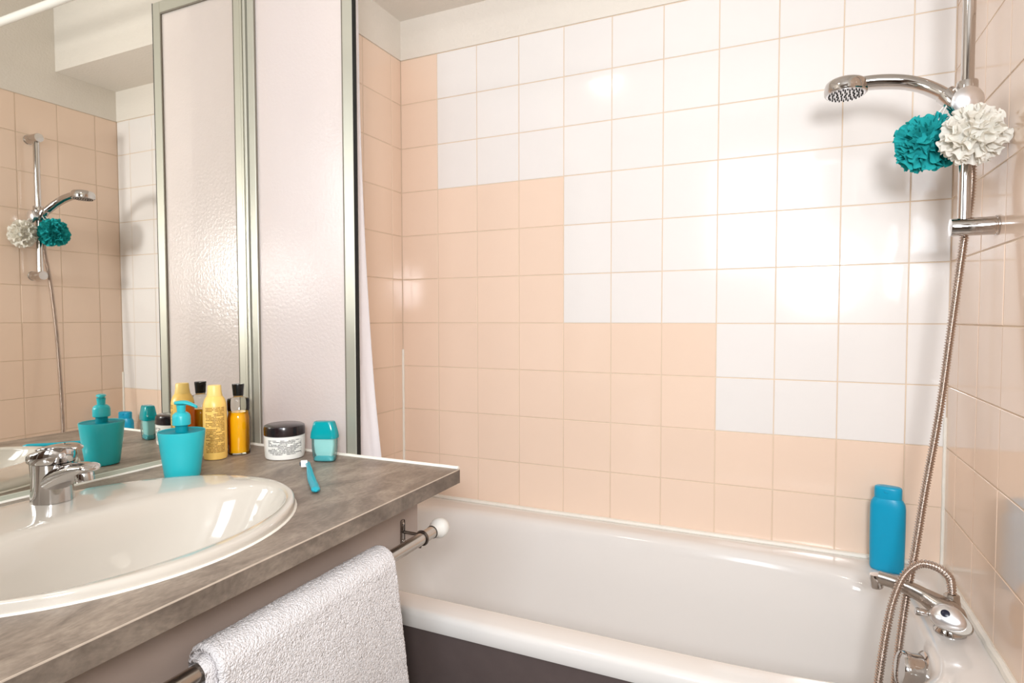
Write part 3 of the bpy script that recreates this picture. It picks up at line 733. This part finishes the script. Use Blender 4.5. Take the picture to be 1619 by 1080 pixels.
# ------------------------------------------------------------------ bath sponges
def puff(name, label, c, R, mat, seed, nrib, hang, squash=(1, 1, 1)):
    random.seed(seed)
    c = Vector(c); t = thing(name, label, 'bath sponge', tuple(c), group='mesh bath sponges on the shower rail')
    bm = B()
    for k in range(nrib):
        zz = 1-2*(k+.5)/nrib; ph = k*2.399963
        n = Vector((math.sqrt(1-zz*zz)*math.cos(ph), math.sqrt(1-zz*zz)*math.sin(ph), zz))
        n = (n+Vector((random.gauss(0, .12), random.gauss(0, .12), random.gauss(0, .12)))).normalized()
        u = n.orthogonal().normalized(); v = n.cross(u); a0 = random.uniform(0, 2*PI)
        u, v = u*math.cos(a0)+v*math.sin(a0), -u*math.sin(a0)+v*math.cos(a0)
        Lr = random.uniform(.24, .55); A = random.uniform(.05, .13); kk = random.uniform(5, 11); p0 = random.uniform(0, 6)
        Ro = R*random.uniform(.86, 1.05); curl = random.uniform(-.42, .42)
        prev = None
        for i in range(31):
            s_ = -1+2*i/30; a = s_*Lr; b = A*math.sin(kk*s_+p0)+curl*.4*s_*s_
            taper = 1-.22*s_**4
            row = []
            for j in range(7):
                f = j/6; rad = .35*R+(Ro*taper-.35*R)*f**.85
                bb = b*(0.35+.75*f)+curl*max(0, f-.6)*.9*math.cos(kk*.5*s_)
                dvec = (n+u*a+v*bb).normalized()
                p = c+Vector((dvec.x*squash[0], dvec.y*squash[1], dvec.z*squash[2]))*rad*(1+.03*math.sin(11*s_+p0+f*3))
                row.append(bm.verts.new(p))
            if prev:
                for j in range(6): bm.faces.new((prev[j], prev[j+1], row[j+1], row[j]))
            prev = row
    bmesh.ops.create_icosphere(bm, subdivisions=2, radius=R*.62, matrix=Matrix.Translation(c))
    o = obj('netting', bm, mat, t, angle=180)
    path = catmull([tuple(c+Vector((0, 0, R*.3))), tuple((c+Vector(hang))/2+Vector((.004, -.004, .006))), hang, tuple(Vector(hang)+Vector((.006, .012, -.004))), tuple((c+Vector(hang))/2+Vector((-.006, .006, .004))), tuple(c+Vector((0, .004, R*.3)))], 8)
    obj('hanging_cord', tube(B(), path, .0014, 6), M['string'], t)
puff('bath_sponge', 'teal mesh bath sponge hanging from the shower slider', (1.468, -.330, 1.513), .056, M['teal_net'], 5, 105, (1.503, -.362, 1.602), (1.05, .95, 1.04))
puff('bath_sponge', 'creamy white mesh bath sponge hanging beside the teal one', (1.526, -.408, 1.503), .053, M['white_net'], 11, 100, (1.506, -.372, 1.598), (1.02, .9, 1.02))

# ------------------------------------------------------------------ bath mixer
t = thing('bath_mixer', 'chrome bath mixer tap with silver lever on the tub rim', 'mixer tap', (1.520, -.362, .561))
ctr = [((1.404, -.330, .636), .0130, .0135), ((1.425, -.335, .634), .0125, .0130), ((1.450, -.341, .629), .0130, .0135), ((1.478, -.350, .620), .0150, .0150), ((1.500, -.360, .610), .0210, .0200), ((1.516, -.366, .602), .0240, .0230), ((1.532, -.370, .594), .0200, .0190), ((1.542, -.372, .588), .008, .009)]
cp = catmull([c[0] for c in ctr], 6); rings = []
for i, p in enumerate(cp):
    f = i/6; k = min(int(f), len(ctr)-2); g_ = f-k
    ra = ctr[k][1]*(1-g_)+ctr[k+1][1]*g_; rb = ctr[k][2]*(1-g_)+ctr[k+1][2]*g_
    T_ = (cp[min(i+1, len(cp)-1)]-cp[max(i-1, 0)]).normalized(); sd = T_.cross(Vector((0, 0, 1))).normalized(); up = sd.cross(T_)
    rings.append([p+sd*ra*math.copysign(abs(math.cos(a))**.75, math.cos(a))+up*rb*math.copysign(abs(math.sin(a))**.75, math.sin(a)) for a in [2*PI*q_/28 for q_ in range(28)]])
obj('spout_body', rings_mesh(B(), rings), M['steel'], t, angle=60)
obj('spout_nozzle', lathe(B(), [(.0105, 0), (.0122, .003), (.0128, .022), (.0115, .028)], (1.4015, -.3300, .6135), 26, axis=(-.1, 0, 1)), M['chrome'], t)
obj('base', lathe(B(), [(.027, 0), (.027, .004), (.022, .010), (.019, .034), (.020, .045)], (1.521, -.362, .561), 32), M['chrome'], t)
obj('hose_outlet', lathe(B(), [(.0165, -.018), (.0150, -.002), (.0142, 0), (.0136, .012), (.0115, .014)], (1.527, -.340, .614), 8, axis=(0, .1, 1)), M['steel'], t, smooth=False)
obj('diverter_pin', lathe(B(), [(.0035, 0), (.0035, .014), (.0068, .016), (.0076, .034), (.0060, .037)], (1.496, -.381, .597), 20, axis=(-1, -.12, .12)), M['chrome'], t)
# teardrop handle facing the room
hc = Vector((1.507, -.398, .606)); hn = Vector((-.25, -.78, .57)).normalized()
hx = Vector((1, -.05, 0)); hx = (hx-hn*hx.dot(hn)).normalized(); hy = hn.cross(hx)
tip = math.radians(-38)
def tear(sc_, h, grow=1.0):
    out = []
    for i in range(48):
        a = 2*PI*i/48; r = .0245*sc_*(1+.52*grow*max(0, math.cos(a-tip))**5)
        out.append(hc+hx*r*1.08*math.cos(a)+hy*r*.92*math.sin(a)+hn*h)
    return out
obj('handle_rim', rings_mesh(B(), [tear(.8, -.024), tear(1.02, -.016, 1.2), tear(1.06, -.006, 1.25), tear(1.03, -.001, 1.2)]), M['steel'], t, angle=50)
hh_ = obj('handle', rings_mesh(B(), [tear(1.0, -.002, .6), tear(.99, .003, .6), tear(.9, .007, .55), tear(.7, .0105, .4), tear(.4, .0125, .1), tear(.15, .0130, 0)]), M['silver'], t, angle=60)
rings = [[hc+hx*(-.0005+r*1.1*math.cos(2*PI*i/24))+hy*(.002+r*math.sin(2*PI*i/24))+hn*h for i in range(24)] for r, h in ((.0068, .0105), (.0068, .0138), (.005, .0145), (.001, .0147))]
obj('indicator', rings_mesh(B(), rings), M['indicator'], hh_)

# ------------------------------------------------------------------ shampoo bottle
x, y, zb_ = 1.452, -.078, .561
t = thing('shampoo_bottle', 'plain blue shampoo bottle standing on the tub corner rim', 'bottle', (x, y, zb_), rotz=math.radians(-14))
Rz = Matrix.Translation((x, y, zb_)) @ Matrix.Rotation(math.radians(-14), 4, 'Z')
obj('body', rings_mesh(B(), seloft([(.030, .014, 0), (.0340, .0175, .002), (.0360, .0190, .008), (.0368, .0195, .06), (.0372, .0195, .12), (.0370, .0195, .155), (.0355, .0188, .166), (.0310, .0172, .174), (.0288, .0165, .177)], 2.6, 48)), M['blue_bottle'], t, angle=50)
cp_ = obj('cap', rings_mesh(B(), seloft([(.0284, .0162, .1765), (.0290, .0166, .178), (.0288, .0165, .200), (.0278, .0158, .2035), (.024, .0135, .2055), (.010, .006, .206)], 2.6, 48)), M['blue_bottle'], t, angle=50)
bm = B(); lathe(bm, [(.007, 0), (.006, .0012), (.002, .0016)], Rz @ Vector((0, -.0158, .194)), 16, axis=(.24, -1, .05), sx=1.2, sy=.4); obj('thumb_notch', bm, M['blue_bottle'], t)
